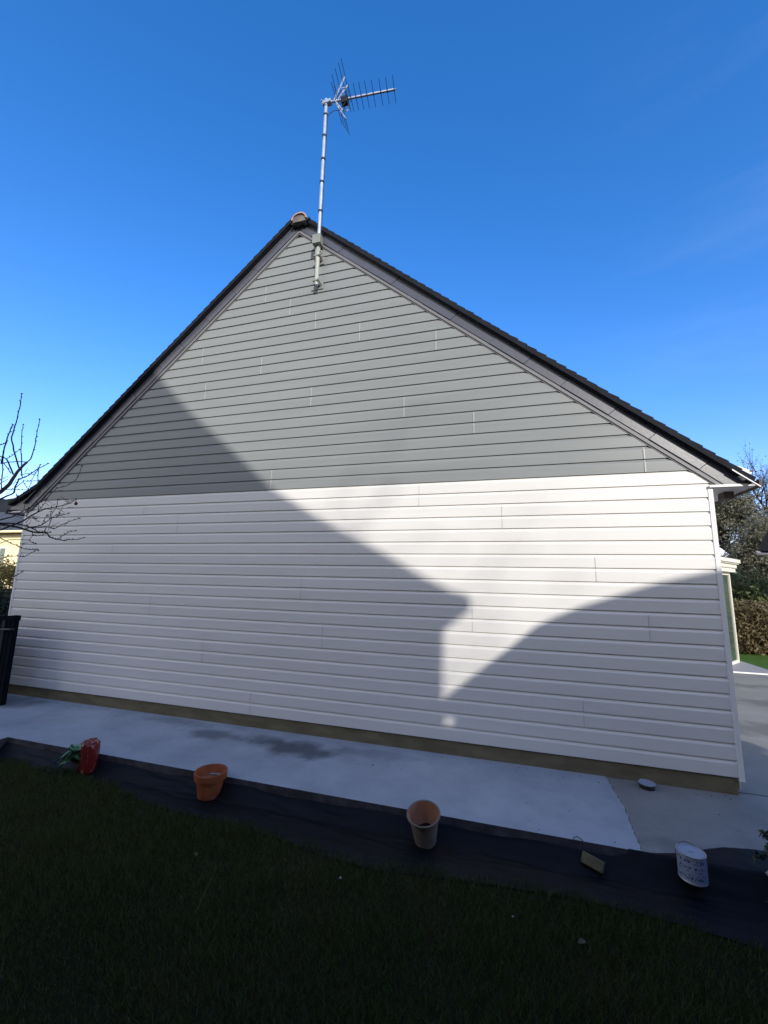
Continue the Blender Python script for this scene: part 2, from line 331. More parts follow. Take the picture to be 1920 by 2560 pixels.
# roof: stepped slate courses, each slope one part
def roof(side):
    sl=SR if side>0 else SL; q=math.sqrt(1+sl*sl)
    top=.168; bot=.112
    pts_top=[]
    def line(d,c): return (AX+side*(d+c*sl/q),AZP-sl*d+c/q)
    D0=-top*sl/q  # so that the ridge sits on x=AX
    path=[]
    end=(2.03-AX-top*sl/q) if side>0 else (AX+6.42-top*sl/q)
    n=int((end-D0)/.088); 
    lo=[];up=[]
    for i in range(n+1):
        d=D0+(end-D0)*i/n; c=(top-.010)+random.uniform(-.002,.002)
        up.append(line(d,c)); 
        if i<n:
            d2=D0+(end-D0)*(i+1)/n; up.append(line(d2-.002,top+random.uniform(-.003,.003)))
    if side<0:
        x0,z0=up[-1]; 
        for k in range(1,5): up.append((x0-.13*k,z0-.065*k+.006)); up.append((x0-.13*k-.001,z0-.065*k-.006))
        xe,ze=up[-1]
        lowr=[(xe,ze-.035),(x0,z0-.06),line(D0,bot)]
    else:
        xe,ze=up[-1]; lowr=[(xe-.02,ze-.04),line(D0,bot)]
    lowr[-1]=(AX,AZP+bot*q)
    poly=up+lowr
    mb=MB(); mb.prism(poly,-.078,11.2)
    return mb.build('roof',M['slate'],house), (xe,ze)
rf_l,el=roof(-1); rf_r,er=roof(1)
# black strip painted in for the shade under the slate overhang
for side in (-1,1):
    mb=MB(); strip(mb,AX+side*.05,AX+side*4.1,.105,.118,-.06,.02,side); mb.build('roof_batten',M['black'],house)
# soffits and fascias at both eaves
mb=MB(); mb.box(XR+.001,2.055,-.02,11,SOF-.012,SOF); mb.build('soffit',M['soffit'],house)
mb=MB(); mb.box(XR-.03,2.0,-.030,-.0205,SOF-.014,SOF+.006); mb.build('eave_trim',M['whitetrim'],house)
mb=MB(); mb.box(2.056,2.075,-.05,11,SOF-.03,SOF+.035); mb.build('fascia',M['brown'],house)
mb=MB(); mb.prism([(1.86,2.592),(2.045,2.437),(2.05,2.443),(1.862,2.602)],-.086,-.079); mb.build('drip_edge',M['whitetrim'],house)  # pale strip along the right roof edge near the eave
mb=MB(); mb.box(-6.99,XL-.001,-.02,11,SOF-.012,SOF); mb.build('soffit',M['soffit'],house)
mb=MB(); mb.box(-6.9,XL+.03,-.030,-.0205,SOF-.014,SOF+.004); mb.build('eave_trim',M['whitetrim'],house)
mb=MB(); mb.box(-7.02,-6.991,-.05,11,SOF-.03,SOF+.03); mb.build('fascia',M['brown'],house)
mb=MB(); mb.prism([(-6.94,2.505),(-6.67,2.50),(-6.67,2.60),(-6.45,2.70),(-6.42,2.78),(-6.94,2.53)],-.03,.01); mb.build('eave_return',M['board'],house)
mb=MB(); mb.box(1.905,1.985,.20,.32,2.395,2.462); mb.build('eave_box',M['brown'],house,bevel=.006)
mb=MB(); mb.tube([(2.09,.95,2.44),(2.09,.95,2.38),(2.0,.93,2.30),(1.84,.9,2.20),(1.80,.9,2.10),(1.80,.9,0.02)],.036,12); mb.build('downpipe',M['beige'],house,smooth=True)
# bent pale flashing lifted above the right roof edge
mb=MB(); P_=[(1.835,-.075,2.642),(1.93,-.06,2.628),(2.005,-.05,2.592),(2.02,-.05,2.578),(1.985,-.07,2.535),(1.955,-.075,2.505)]
bk=[(p[0]-.012,p[1]+.22,p[2]+.012) for p in P_]
mb.add(P_+bk,[(0,5,4,3,2,1),(6,7,8,9,10,11),(0,1,7,6),(1,2,8,7),(2,3,9,8),(3,4,10,9),(4,5,11,10),(5,0,6,11)]); mb.build('flashing',M['zinc'],house)
mb=MB(); mb.tube([(2.0,-.055,2.584),(2.025,-.055,2.586)],.007,6); mb.build('flashing_clip',M['black'],house)
# walls behind the cladding
mb=MB(); z_e=2.47
body=[(XL+.02,0.0),(XR-.02,0.0),(XR-.02,z_e),(AX,AZP-.02),(XL+.02,z_e)]
mb.prism([(x,max(z,.10)) for x,z in body],.10,11); mb.build('wall',M['whitetrim'],house)
mb=MB(); mb.prism([(XL+.03,.12),(XR-.04,.12),(XR-.04,2.46),(AX+.02,AZP-.06),(XL+.03,2.46)],.014,.09); mb.build('sheathing',M['black'],house)
mb=MB(); mb.box(XL+.05,XR-.045,.02,11,-.02,.119); mb.build('plinth',M['plinth'],house)
mb=MB(); mb.tube([(XR-.02,.06,.03),(XR-.02,.06,.112)],.012,8); mb.build('drain_stub',M['beige'],house)
# ridge tile
rt=MB(); prof=[]; c0=(-2.44,6.135)
for i in range(15):
    a=math.pi*i/14; prof.append((c0[0]+.108*math.cos(a),c0[1]+.098*math.sin(a)))
inn=[(c0[0]+(x-c0[0])*.84,c0[1]+(z-c0[1])*.84) for x,z in prof]
for j in range(28):
    y0=-.13+j*.40; dz=.006*(j%2)
    poly=[(x,z+dz) for x,z in prof]+[(x,z+dz) for x,z in inn[::-1]]
    rt.prism(poly,y0,y0+.398)
rto=rt.build('ridge_tile',M['ridge'],house)
mb=MB(); mb.prism([(x,z) for x,z in inn]+[(inn[-1][0],c0[1]-.02),(inn[0][0],c0[1]-.02)],-.11,0.3); mb.build('ridge_mortar',M['mortar'],house)
mb=MB(); mb.prism([(-2.56,6.105),(-2.325,6.12),(-2.30,6.19-.04),(-2.33,6.16),(-2.55,6.15)],-.10,.3); mb.build('ridge_packing',M['black'],house)

# ---------------- antenna ----------------
ant=thing('tv_antenna','television aerial on a tall pale metal mast bracketed to the gable top','antenna',(-2.163,-.09,5.16))
MX,MY=-2.162,-.085
mb=MB(); mb.lathe((MX,MY,0),[(.019,5.165),(.0225,5.165),(.0225,7.94),(0,7.94)],16); mast=mb.build('mast',M['galv'],ant,smooth=False)
mb=MB(); mb.lathe((MX,MY,0),[(.026,5.175),(.026,5.70)],16); mb.build('mast_sleeve',M['mastpaint'],ant)
for z in (7.69,7.353,6.991,6.644,6.209):
    mb=MB(); mb.lathe((MX,MY,0),[(.0225,z-.012),(.029,z-.012),(.029,z+.012),(.0225,z+.012)],14); mb.build('mast_band',M['black'],ant)
mb=MB(); cable=[(MX+.024,MY+.012,z) for z in np.linspace(5.85,7.66,20)]+[(MX+.05,MY,7.69),(MX+.12,MY,7.72),(MX+.2,MY,7.70),(MX+.28,MY,7.80)]
mb.tube(cable,.0042,6); mb.build('cable',M['black'],ant)
mb=MB(); mb.box(MX-.055,MX+.055,-.155,-.065,5.70,5.825); mb.build('junction_box',M['boxgrey'],ant,bevel=.004)
mb=MB(); mb.tube([(MX+.02,-.10,5.70),(MX+.012,-.115,5.64),(MX-.01,-.115,5.585),(MX-.014,-.10,5.5)],.007,6); mb.tube([(MX-.03,-.09,5.70),(MX-.035,-.08,5.62),(MX-.03,-.06,5.56)],.006,6)
lp=[(MX+.035+.022*math.cos(a),-.10,5.60+.022*math.sin(a)) for a in np.linspace(0,6.28,14)]; mb.tube(lp,.005,6); mb.build('cable_loop',M['mastpaint'],ant)
for zc in (5.56,5.215):
    mb=MB(); mb.box(MX-.055,MX+.055,-.012,-.0045,zc-.05,zc+.05); mb.box(MX-.022,MX+.022,-.085,-.0045,zc-.018,zc+.018); mb.box(MX-.042,MX+.042,-.118,-.104,zc-.012,zc+.012)
    mb.tube([(MX-.036,-.12,zc),(MX-.036,-.01,zc)],.005,6); mb.tube([(MX+.036,-.13,zc),(MX+.036,-.01,zc)],.006,6); mb.build('bracket',M['boxgrey'],ant,bevel=.002)
# boom, elements, reflector
B0=Vector((MX+.03,MY-.0,7.885)); B1=Vector((-1.235,.02,7.90))
bd=(B1-B0); bl=bd.length; bdn=bd.normalized(); yv=Vector((0,0,1)).cross(bdn)
mb=MB(); 
def barbox(mb,a,b,w,h):
    a,b=Vector(a),Vector(b); d=(b-a).normalized(); s_=d.cross(Vector((0,0,1))) 
    if s_.length<.01: s_=Vector((1,0,0))
    s_.normalize(); u=s_.cross(d)
    vs=[p+s_*sx*w/2+u*sz*h/2 for p in (a,b) for sx,sz in ((-1,-1),(1,-1),(1,1),(-1,1))]
    mb.add(vs,[(3,2,1,0),(4,5,6,7),(0,1,5,4),(1,2,6,5),(2,3,7,6),(3,0,4,7)])
barbox(mb,B0,B1,.02,.02); mb.build('boom',M['alu'],ant)
mb=MB(); mb.box(MX-.045,MX+.075,MY-.03,MY+.03,7.86,7.905); mb.tube([(MX-.05,MY-.045,7.90),(MX-.05,MY+.05,7.90)],.008,6); mb.tube([(MX-.05,MY-.04,7.84),(MX+.04,MY-.04,7.84)],.007,6); mb.build('mast_clamp',M['galv'],ant)
for f in (.345,.42,.50,.585,.68,.79,.885,.985,.30):
    c=B0+bd*f; h=.157
    mb=MB(); a=c-yv*h; b=c+yv*h
    mb.tube([a,c-yv*.035,c-yv*.012,c+yv*.012,c+yv*.035,b],[.0035,.004,.0075,.0075,.004,.0035],6); mb.build('director',M['rod'],ant)
cb=B0+bd*.255
mb=MB(); mb.box(cb.x-.045,cb.x+.04,cb.y-.035,cb.y+.035,cb.z-.075,cb.z+.02); mb.build('dipole_box',M['black'],ant,bevel=.006)
mb=MB(); dl=[cb+yv*sgn*.13+Vector((dx,0,.0)) for sgn,dx in ((-1,-.02),(1,-.02),(1,.03),(-1,.03),(-1,-.02))]; mb.tube(dl,.005,6); mb.build('dipole',M['alu'],ant)
rr=B0+bd*.10
for sgn in (1,-1):
    for yo in (-.05,.05):
        mb=MB(); e=rr+Vector((.15,yo,sgn*.27)); barbox(mb,rr+Vector((0,yo*.4,0)),e,.013,.013); mb.build('reflector_arm',M['alu'],ant)
    for t in (.22,.5,.78,1.0):
        c=rr+Vector((.15*t,0,sgn*.27*t)); mb=MB(); mb.tube([c-yv*.25,c+yv*.25],.0038,6); mb.build('reflector_rod',M['rod'],ant)

# ---------------- conservatory ----------------
con=thing('conservatory','cream framed glazed conservatory with a moulded cornice at the back of the house','conservatory',(3.2,7.5,0))
CP=[(1.75,5.9),(3.94,5.9),(4.853,7.16),(4.853,9.3),(1.75,9.3)]
M['cframe']=mat('cream_frame',(.82,.78,.66),.45,.04,4)
for i in range(3):
    a=Vector((*CP[i+0],0)) if i<3 else None; b=Vector((*CP[i+1],0)); d=(b-a); n=max(1,round(d.length/.8)); dn=d.normalized(); 
    nv=Vector((dn.y,-dn.x,0))
    for k in range(n):
        p=a+d*(k/n); p2=a+d*((k+1)/n)
        fm=MB()
        def pan(q0,q1,z0,z1,off0,off1):
            vs=[q+nv*o+Vector((0,0,z)) for z in (z0,z1) for q,o in ((q0,off0),(q1,off0),(q1,off1),(q0,off1))]
            fm.add(vs,[(3,2,1,0),(4,5,6,7),(0,1,5,4),(1,2,6,5),(2,3,7,6),(3,0,4,7)])
        pan(p,p+dn*.055,.01,1.96,-.05,.0); pan(p2-dn*.055,p2,.01,1.96,-.05,.0); pan(p+dn*.056,p2-dn*.056,.01,.07,-.05,0); pan(p+dn*.056,p2-dn*.056,1.90,1.96,-.05,0)
        w_=fm.build('window',M['cframe'],con)
        gm=MB(); vs=[q+nv*o+Vector((0,0,z)) for z in (.07,1.90) for q,o in ((p+dn*.056,-.022),(p2-dn*.056,-.022),(p2-dn*.056,-.03),(p+dn*.056,-.03))]
        gm.add(vs,[(3,2,1,0),(4,5,6,7),(0,1,5,4),(1,2,6,5),(2,3,7,6),(3,0,4,7)])
        go=gm.build('pane',M['glass'],w_)
def offs(poly,o):
    n=len(poly); r=[]
    for i in range(n):
        p0=Vector(poly[i-1]);p1=Vector(poly[i]);p2=Vector(poly[(i+1)%n]); d1=(p1-p0).normalized(); d2=(p2-p1).normalized()
        n1=Vector((d1.y,-d1.x)); n2=Vector((d2.y,-d2.x)); b=(n1+n2); b=b/max(.2,b.dot(n1)); r.append(tuple(p1+b*o))
    return r
mb=MB(); mb.slab(offs(CP,.10),1.965,2.055); mb.slab(offs(CP,.13),2.056,2.075);mb.slab(offs(CP,.13),2.075,2.14); mb.slab(offs(CP,.17),2.141,2.165); mb.slab(offs(CP,.20),2.166,2.245); mb.build('cornice',M['cframe'],con,bevel=.006)
mb=MB(); mb.slab(offs(CP,.16),2.246,2.27); mb.build('roof',M['farroof'],con)
mb=MB(); mb.slab(offs(CP,-.12),.0,.012); mb.build('floor',M['timber'],con)

# ---------------- leaf scatter ----------------
def leaves(mb,pts,size,rngs=rng,flat=0.0,aspect=.6):
    P=np.asarray(pts); n=len(P)
    th=rngs.uniform(0,2*np.pi,n); ph=np.arccos(rngs.uniform(-1,1,n)); ps=rngs.uniform(0,2*np.pi,n)
    nrm=np.stack([np.sin(ph)*np.cos(th),np.sin(ph)*np.sin(th),np.cos(ph)],1)
    a=np.cross(nrm,[0,0,1.]); a/=np.linalg.norm(a,axis=1,keepdims=True)+1e-9; b=np.cross(nrm,a)
    u=a*np.cos(ps)[:,None]+b*np.sin(ps)[:,None]; v=np.cross(nrm,u)
    sz=rngs.uniform(.6,1.3,n)[:,None]*size
    fold=nrm*sz*.25
    V=np.stack([P-u*sz,P-v*sz*aspect+fold,P+u*sz,P+v*sz*aspect+fold],1).reshape(-1,3)
    o=len(mb.v); mb.v+=V.tolist(); mb.f+=[(o+4*i,o+4*i+1,o+4*i+2,o+4*i+3) for i in range(n)]; mb.m+=[0]*n
def leafmat(name,c1,c2,scale=3,tr=.3,c3=None):
    m=bpy.data.materials.new(name); m.use_nodes=True; t=m.node_tree; b=t.nodes['Principled BSDF']; b.inputs['Roughness'].default_value=.6
    g_=t.nodes.new('ShaderNodeTexCoord'); n=t.nodes.new('ShaderNodeTexNoise'); n.inputs['Scale'].default_value=scale; n.inputs['Detail'].default_value=8; n.inputs['Roughness'].default_value=.75; t.links.new(g_.outputs['Object'],n.inputs['Vector'])
    r=t.nodes.new('ShaderNodeValToRGB'); r.color_ramp.elements[0].position=.35; r.color_ramp.elements[1].position=.65; r.color_ramp.elements[0].color=(*c1,1); r.color_ramp.elements[1].color=(*c2,1)
    if c3: e=r.color_ramp.elements.new(.85); e.color=(*c3,1)
    t.links.new(n.outputs['Fac'],r.inputs['Fac']); t.links.new(r.outputs[0],b.inputs['Base Color'])
    tl=t.nodes.new('ShaderNodeBsdfTranslucent'); t.links.new(r.outputs[0],tl.inputs['Color']); ms=t.nodes.new('ShaderNodeMixShader'); ms.inputs[0].default_value=tr
    t.links.new(b.outputs[0],ms.inputs[1]); t.links.new(tl.outputs[0],ms.inputs[2]); t.links.new(ms.outputs[0],t.nodes['Material Output'].inputs['Surface'])
    return m
M['beech']=leafmat('beech_leaf',(.10,.075,.035),(.20,.15,.07),14,c3=(.36,.30,.17))
M['yleaf']=leafmat('yellow_leaf',(.14,.11,.03),(.42,.33,.10),9,c3=(.6,.55,.35))
M['shrubleaf']=leafmat('shrub_leaf',(.09,.11,.035),(.20,.22,.08),4,c3=(.32,.33,.17))
M['treeleaf']=leafmat('tree_leaf',(.12,.12,.075),(.25,.24,.17),2.0,c3=(.42,.42,.38))
M['dgreen']=leafmat('dark_shrub_leaf',(.008,.014,.008),(.02,.03,.014),8)
def boxpts(n,x0,x1,y0,y1,z0,z1,lump=.12,top=None):
    P=rng.uniform([x0,y0,z0],[x1,y1,z1],(n,3))
    # press most leaves out to the faces
    f=rng.integers(0,4,n); P[:,1]=np.where(f<2,y0+rng.uniform(-lump,.12,n),P[:,1]); P[:,2]=np.where(f==2,z1+rng.uniform(-.15,lump,n),P[:,2])
    return P
# beech hedge at the back of the garden
hg=thing('beech_hedge','brown leaved clipped hedge along the back lawn behind the conservatory','hedge',(8,9.2,0))
mb=MB(); leaves(mb,boxpts(17000,5.0,11,8.8,9.8,.02,1.12,.17),.045); mb.build('foliage',M['beech'],hg)
mb=MB()
for x in np.linspace(5.1,11,26):
    for k in range(3): mb.tube([(x,9.2,-.05),(x+random.uniform(-.1,.1),9.1+random.uniform(-.2,.2),.5),(x+random.uniform(-.25,.25),9.1+random.uniform(-.3,.3),1.08)],[.016,.012,.004],5)
mb.build('stem',M['bark'],hg)
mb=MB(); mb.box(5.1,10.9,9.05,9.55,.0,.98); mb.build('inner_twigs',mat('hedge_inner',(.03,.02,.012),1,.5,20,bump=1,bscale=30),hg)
# evergreen shrubs behind
def shrub(name,label,cx,cy,cz,rx,ry,rz,n,size,m,cat='shrub',group=None,stems=6):
    t=thing(name,label,cat,(cx,cy,cz-rz),group)
    th=rng.uniform(0,2*np.pi,n); u=rng.uniform(-1,1,n); rr_=rng.uniform(.45,1,n)**.6
    bump_=1+.22*np.sin(th*5+u*4)+.15*np.sin(th*11+u*9)
    s_=np.sqrt(1-u*u); P=np.stack([cx+rx*rr_*bump_*s_*np.cos(th),cy+ry*rr_*bump_*s_*np.sin(th),cz+rz*rr_*bump_*u],1)
    P=P[P[:,2]>.0]
    mb=MB(); leaves(mb,P,size); mb.build('foliage',m,t)
    mb=MB()
    for k in range(stems):
        a=random.uniform(0,6.28); mb.tube([(cx,cy,cz-rz-.1),(cx+.3*rx*math.cos(a),cy+.3*ry*math.sin(a),cz-.3*rz),(cx+.7*rx*math.cos(a),cy+.7*ry*math.sin(a),cz+.5*rz)],[.04,.025,.01],5)
    mb.build('stem',M['bark'],t)
    return t
shrub('laurel_shrub','olive green rounded shrub rising just behind the brown hedge, nearest the conservatory',6.6,12.0,1.0,1.6,1.0,1.25,9000,.06,M['shrubleaf'])
shrub('laurel_shrub','broad olive green shrub behind the brown hedge at the right edge',9.6,12.8,.9,2.0,1.1,1.2,9000,.06,M['shrubleaf'])
# bare winter trees beyond
def bare_tree(name,label,x,y,h,seed,spread=.55,nleaf=3500,m=M['treeleaf'],size=.09,base=-.1,group='bare trees behind the garden',depth=5,leafz=.3):
    rd=random.Random(seed); t=thing(name,label,'tree',(x,y,base),group)
    tr=MB(); br=MB(); tips=[]
    def grow(p,d,l,r,lev):
        pts=[p]; rs=[r]; q=p.copy(); dd=d.copy(); ns=4
        for i in range(ns):
            dd=(dd+Vector((rd.uniform(-.2,.2),rd.uniform(-.2,.2),rd.uniform(-.06,.14)))).normalized(); q=q+dd*l/ns; pts.append(q.copy()); rs.append(r*(1-.45*(i+1)/ns))
        (tr if lev==0 else br).tube(pts,rs,7 if lev<2 else 4,caps=False)
        if lev>=2: tips.extend(pts[1:])
        if lev>=depth: return
        nb=4 if lev<3 else 3
        for k in range(nb):
            i=rd.randint(1 if lev else 2,ns); a=rd.uniform(0,6.28)
            side=Vector((math.cos(a),math.sin(a),rd.uniform(.0,.5)))
            nd=(dd*(.8)+side*spread*1.3).normalized(); grow(pts[i],nd,l*rd.uniform(.55,.75),rs[i]*.62,lev+1)
        grow(pts[-1],dd,l*.7,rs[-1]*.9,lev+1)
    grow(Vector((x,y,base)),Vector((0,0,1)),h*.32,h*.022,0)
    tr.build('trunk',M['bark'],t,smooth=True); bo=br.build('branches',M['twig'],t)
    T=np.array([tuple(p) for p in tips]); idx=rng.integers(0,len(T),nleaf); P=T[idx]+rng.normal(0,h*.018,(nleaf,3)); P=P[P[:,2]>base+h*leafz*.3]
    mb=MB(); leaves(mb,P,size); mb.build('crown',m,t)
    return t
bare_tree('garden_tree','brownish green broad tree just right of the house eave, behind the conservatory',12.6,21.5,9.6,3,nleaf=24000,size=.075)
bare_tree('garden_tree','bare leafless tree with a fine twig crown against blue sky at the right edge',14.6,24,11.5,8,nleaf=2500,size=.05,depth=5)
bare_tree('garden_tree','low brown twiggy tree between the conservatory cornice and the taller trees',11.0,18,5.6,12,nleaf=12000,size=.06)
# dark eave corner of a garden shelter at the right edge
sh=thing('garden_shelter','dark shelter roof corner with pale edge gutters poking in at the right edge','shelter',(8.6,10.3,0))
mb=MB(); e0=Vector((6.2,9.0,2.6)); 
mb.add([(6.30,9.0,2.60),(10.5,9.0,2.60),(10.5,11.0,2.60),(8.05,11.0,2.60),(7.5,9.7,4.3),(9.4,9.9,4.3)],[(0,3,2,1),(0,1,5,4),(1,2,5),(2,3,4,5),(3,0,4)]); mb.build('roof',M['dark'],sh)
mb=MB(); mb.tube([(6.26,8.95,2.56),(8.0,11.0,2.56)],.04,8); mb.tube([(6.24,8.93,2.50),(10.5,8.93,2.53)],.04,8); mb.build('gutter',M['guttergrey'],sh,smooth=True)
mb=MB(); 
for px_ in (8.4,9.9):
    for py_ in (9.2,11.2): mb=MB(); mb.box(px_,px_+.1,py_,py_+.1,-.02,2.62); mb.build('post',M['timber'],sh)
pass

# ---------------- neighbour house at the left ----------------
nb=thing('neighbour_house','cream rendered house with a slate roof, seen past the left corner','house',(-26,12,0))
Y1=10.0; c0_=atY(0,1327,Y1); c1_=atY(55,1327,Y1)
ze_=c1_.z
mb=MB(); mb.box(-60,-14,Y1,Y1+8,-.1,ze_); mb.build('wall',M['cream'],nb)
mb=MB(); mb.prism([(0,0),(1,0),(1,1)],0,1); 
mb=MB(); pk=4.35+ze_*.0
r0=atY(0,1330,Y1).x; zt=atY(30,1276,Y1+3.2).z
mb.add([(-60,Y1-.35,ze_-.12),(-14,Y1-.35,ze_-.12),(-14,Y1+3.6,zt),(-60,Y1+3.6,zt),(-14,Y1+8.3,ze_-.12),(-60,Y1+8.3,ze_-.12)],[(0,1,2,3),(3,2,4,5),(1,4,2),(0,3,5),(0,5,4,1)]); mb.build('roof',M['farroof'],nb)
mb=MB(); mb.tube([(-60,Y1-.40,ze_-.08),(-14,Y1-.40,ze_-.08)],.06,8); mb.build('gutter',M['cream'],nb,smooth=True)
a=atY(2,1368,Y1); b=atY(13,1398,Y1)
mb=MB(); mb.box(a.x,b.x,Y1-.03,Y1-.005,b.z-.6,a.z); wn_=mb.build('window',M['whitetrim'],nb)
mb=MB(); mb.box(a.x+.06,b.x-.06,Y1-.04,Y1-.031,b.z-.54,a.z-.06); mb.build('pane',M['glass'],wn_)
# front garage block with sloping roof edge in front of it
gp=[atY(-70,1345,8.6),atY(-4,1345,8.6),atY(14,1329,8.6)]
# shrubs beneath it
p=atY(20,1450,3.2)
shrub('autumn_shrub','yellow leaved shrub in sun below the cream house',p.x-.35,3.6,p.z-.15,.95,.7,.62,5200,.045,M['yleaf'])
p=atY(-5,1500,2.4)
shrub('brown_hedge','dark brown twiggy bush left of the white corner trim, above the gate',p.x-.7,2.4,p.z-.35,1.25,.8,.62,7000,.04,M['dgreen'],stems=8)
p=atY(10,1525,.3)
shrub('evergreen_shrub','dark evergreen bush showing over the black gate by the house corner',p.x-.55,.15,p.z-.30,.62,.3,.45,5200,.03,M['dgreen'])
# gate
gt=thing('garden_gate','black metal garden gate and post beside the left corner of the house','gate',(-5.95,-.35,0))
GX=-5.93
mb=MB(); mb.box(GX-.07,GX-.012,-.38,-.32,0,.999); mb.build('post',M['gateblk'],gt,bevel=.004)
mb=MB(); mb.box(GX-.078,GX-.005,-.388,-.312,1.0,1.065); mb.build('post_cap',M['gateblk'],gt,bevel=.004)
mb=MB(); mb.box(-7.3,GX-.095,-.37,-.33,.08,.14); mb.box(-7.3,GX-.095,-.37,-.33,1.0,1.055); mb.box(GX-.14,GX-.095,-.37,-.33,.14,1.0); mb.box(-7.3,-7.25,-.37,-.33,.14,1.0); mb.build('leaf_frame',M['gateblk'],gt,bevel=.003)
mb=MB(); mb.box(-7.25,GX-.141,-.356,-.344,.141,.999); mb.build('leaf_panel',M['gateblk'],gt)
for k in range(9): mb=MB(); mb.box(GX-.25-k*.125,GX-.19-k*.125,-.366,-.357,.142,.998); mb.build('slat',M['gateribs'],gt,bevel=.003)
mb=MB(); mb.tube([(GX-.28,-.41,.895),(GX-.16,-.42,.895),(GX-.03,-.415,.90),(GX+.055,-.41,.905)],[.010,.009,.012,.014],8); mb.tube([(GX-.04,-.41,.90),(GX-.04,-.38,.90)],.01,8); mb.build('latch_handle',M['black'],gt,smooth=True)

# ---------------- foreground bare tree at the left ----------------
ft=thing('bare_tree','bare young tree reaching in from the left edge in front of the gable','tree',(-6.3,-1.1,0))
def P3(pts,y0,y1):
    n=len(pts); return [atY(px,py,y0+(y1-y0)*i/max(1,n-1)) for i,(px,py) in enumerate(pts)]
TR=MB()
fork=atY(-60,1262,-.95); 
base=Vector((fork.x-.35,-1.15,-.1))
TR.tube([base,base+Vector((.05,.02,.6)),base+Vector((.12,.1,1.2)),base+Vector((.2,.15,1.7)),fork],[.06,.05,.043,.036,.03],10,caps=False)
TR.build('trunk',M['bark'],ft,smooth=True)
BR=MB(); TW=MB()
def branch(pts,r0,r1,y0=-.9,y1=-.9,bud=True,mb=None):
    P=P3(pts,y0,y1); 
    # refine with slight wobble
    Q=[];
    for i in range(len(P)-1):
        Q.append(P[i]); 
        m_=(P[i]+P[i+1])/2+Vector((random.uniform(-1,1),random.uniform(-1,1),random.uniform(-1,1)))*.004
        Q.append(m_)
    Q.append(P[-1]); n=len(Q)
    rs=[r0+(r1-r0)*i/(n-1) for i in range(n)]
    (mb or TW).tube(Q,rs,6)
    if bud:
        for i in range(n//3,n,1):
            d=Vector((random.uniform(-1,1),random.uniform(-.5,.5),random.uniform(.2,1))).normalized()
            TW.tube([Q[i],Q[i]+d*.014,Q[i]+d*.022],[rs[i]*1.2,.0045,.001],5)
        e=Q[-1]; d=(Q[-1]-Q[-2]).normalized()
        TW.tube([e-d*.008,e+d*.004,e+d*.016],[r1,.0065,.001],6)
        for sgn in (-1,1): TW.tube([e,e+d*.006+RT*sgn*.014],[.004,.002],5)
A_=[(-60,1262),(0,1231),(24,1210),(38,1188),(51,1171),(68,1155),(77,1147),(84,1125),(89,1104),(91,1092),(96,1065),(99,1049)]
branch(A_[:6],.024,.012,-.95,-.82,False,BR); branch(A_[5:],.0075,.004,-.82,-.75)
branch([(47,1169),(34,1125),(30,1104),(29,1092),(34,1077),(40,1058),(46,1030),(51,1013),(51,1002),(54,985)],.0085,.004,-.86,-.9)
branch([(55,1191),(54,1167),(54,1147),(52,1128),(54,1109),(55,1077),(58,1062)],.0065,.0035,-.8,-.72)
branch([(3,1160),(9,1130),(16,1106),(21,1087),(27,1071),(32,1062)],.008,.0045,-1.0,-1.1)
branch([(0,1112),(4,1111),(12,1109),(17,1102)],.006,.004,-1.1,-1.05)
branch([(-50,1265),(0,1248),(19,1239),(36,1231),(38,1216),(47,1198),(63,1193),(79,1183),(96,1171),(120,1159)],.012,.004,-.9,-.6)
branch([(95,1207),(97,1172),(100,1163)],.005,.003,-.62,-.6)
branch([(33,1186),(24,1164),(16,1147),(0,1141),(-30,1130)],.009,.006,-.87,-1.1,False)
branch([(5,1226),(3,1207),(7,1175),(7,1156),(8,1130)],.006,.004,-.93,-1.0)
branch([(9,1158),(20,1155),(41,1154),(66,1155)],.005,.005,-.95,-.8,False)
branch([(27,1183),(11,1160),(0,1150)],.006,.003,-.87,-.95)
branch([(16,1147),(32,1138),(49,1124)],.004,.0025,-.98,-.9)
branch([(38,1220),(60,1202),(75,1203),(95,1201)],.005,.003,-.8,-.7)
branch([(58,1204),(64,1214),(71,1223)],.0035,.0025,-.76,-.7)
branch([(-10,1226),(16,1224),(44,1224),(71,1224)],.005,.003,-.9,-.7)
branch([(40,1234),(42,1240),(46,1246)],.005,.003,-.85,-.8)
branch([(96,1171),(85,1190),(76,1210),(70,1225)],.0035,.0025,-.65,-.6)
branch([(51,1187),(70,1183),(82,1187),(96,1176)],.004,.003,-.8,-.66,False)
branch([(21,1190),(0,1200)],.003,.002); branch([(20,1198),(0,1210),(-20,1220)],.003,.002)
branch([(-60,1310),(0,1308),(21,1308),(46,1310),(67,1314),(78,1320),(97,1330),(125,1331)],.011,.004,-1.0,-.6)
branch([(-60,1309),(0,1311),(24,1314),(58,1322),(82,1330),(97,1331),(116,1332),(123,1342),(139,1348),(161,1352),(170,1349),(194,1349),(208,1345)],.0125,.003,-.9,-.45)
branch([(141,1348),(154,1341),(170,1331),(188,1327)],.0045,.003,-.6,-.5)
branch([(64,1322),(90,1316),(103,1313),(125,1298),(130,1294),(150,1284)],.006,.003,-.8,-.55)
branch([(78,1320),(118,1317),(136,1322),(152,1313),(173,1304),(198,1296)],.006,.003,-.78,-.5)
branch([(122,1315),(130,1295),(127,1280)],.004,.0025,-.65,-.6)
branch([(132,1295),(152,1288),(170,1284)],.004,.003,-.6,-.5)
branch([(0,1325),(58,1302),(95,1280),(113,1272),(142,1267),(170,1260),(190,1249)],.010,.0035,-1.0,-.5)
branch([(0,1300),(30,1292),(61,1276),(84,1264),(113,1249)],.008,.004,-1.0,-.7)
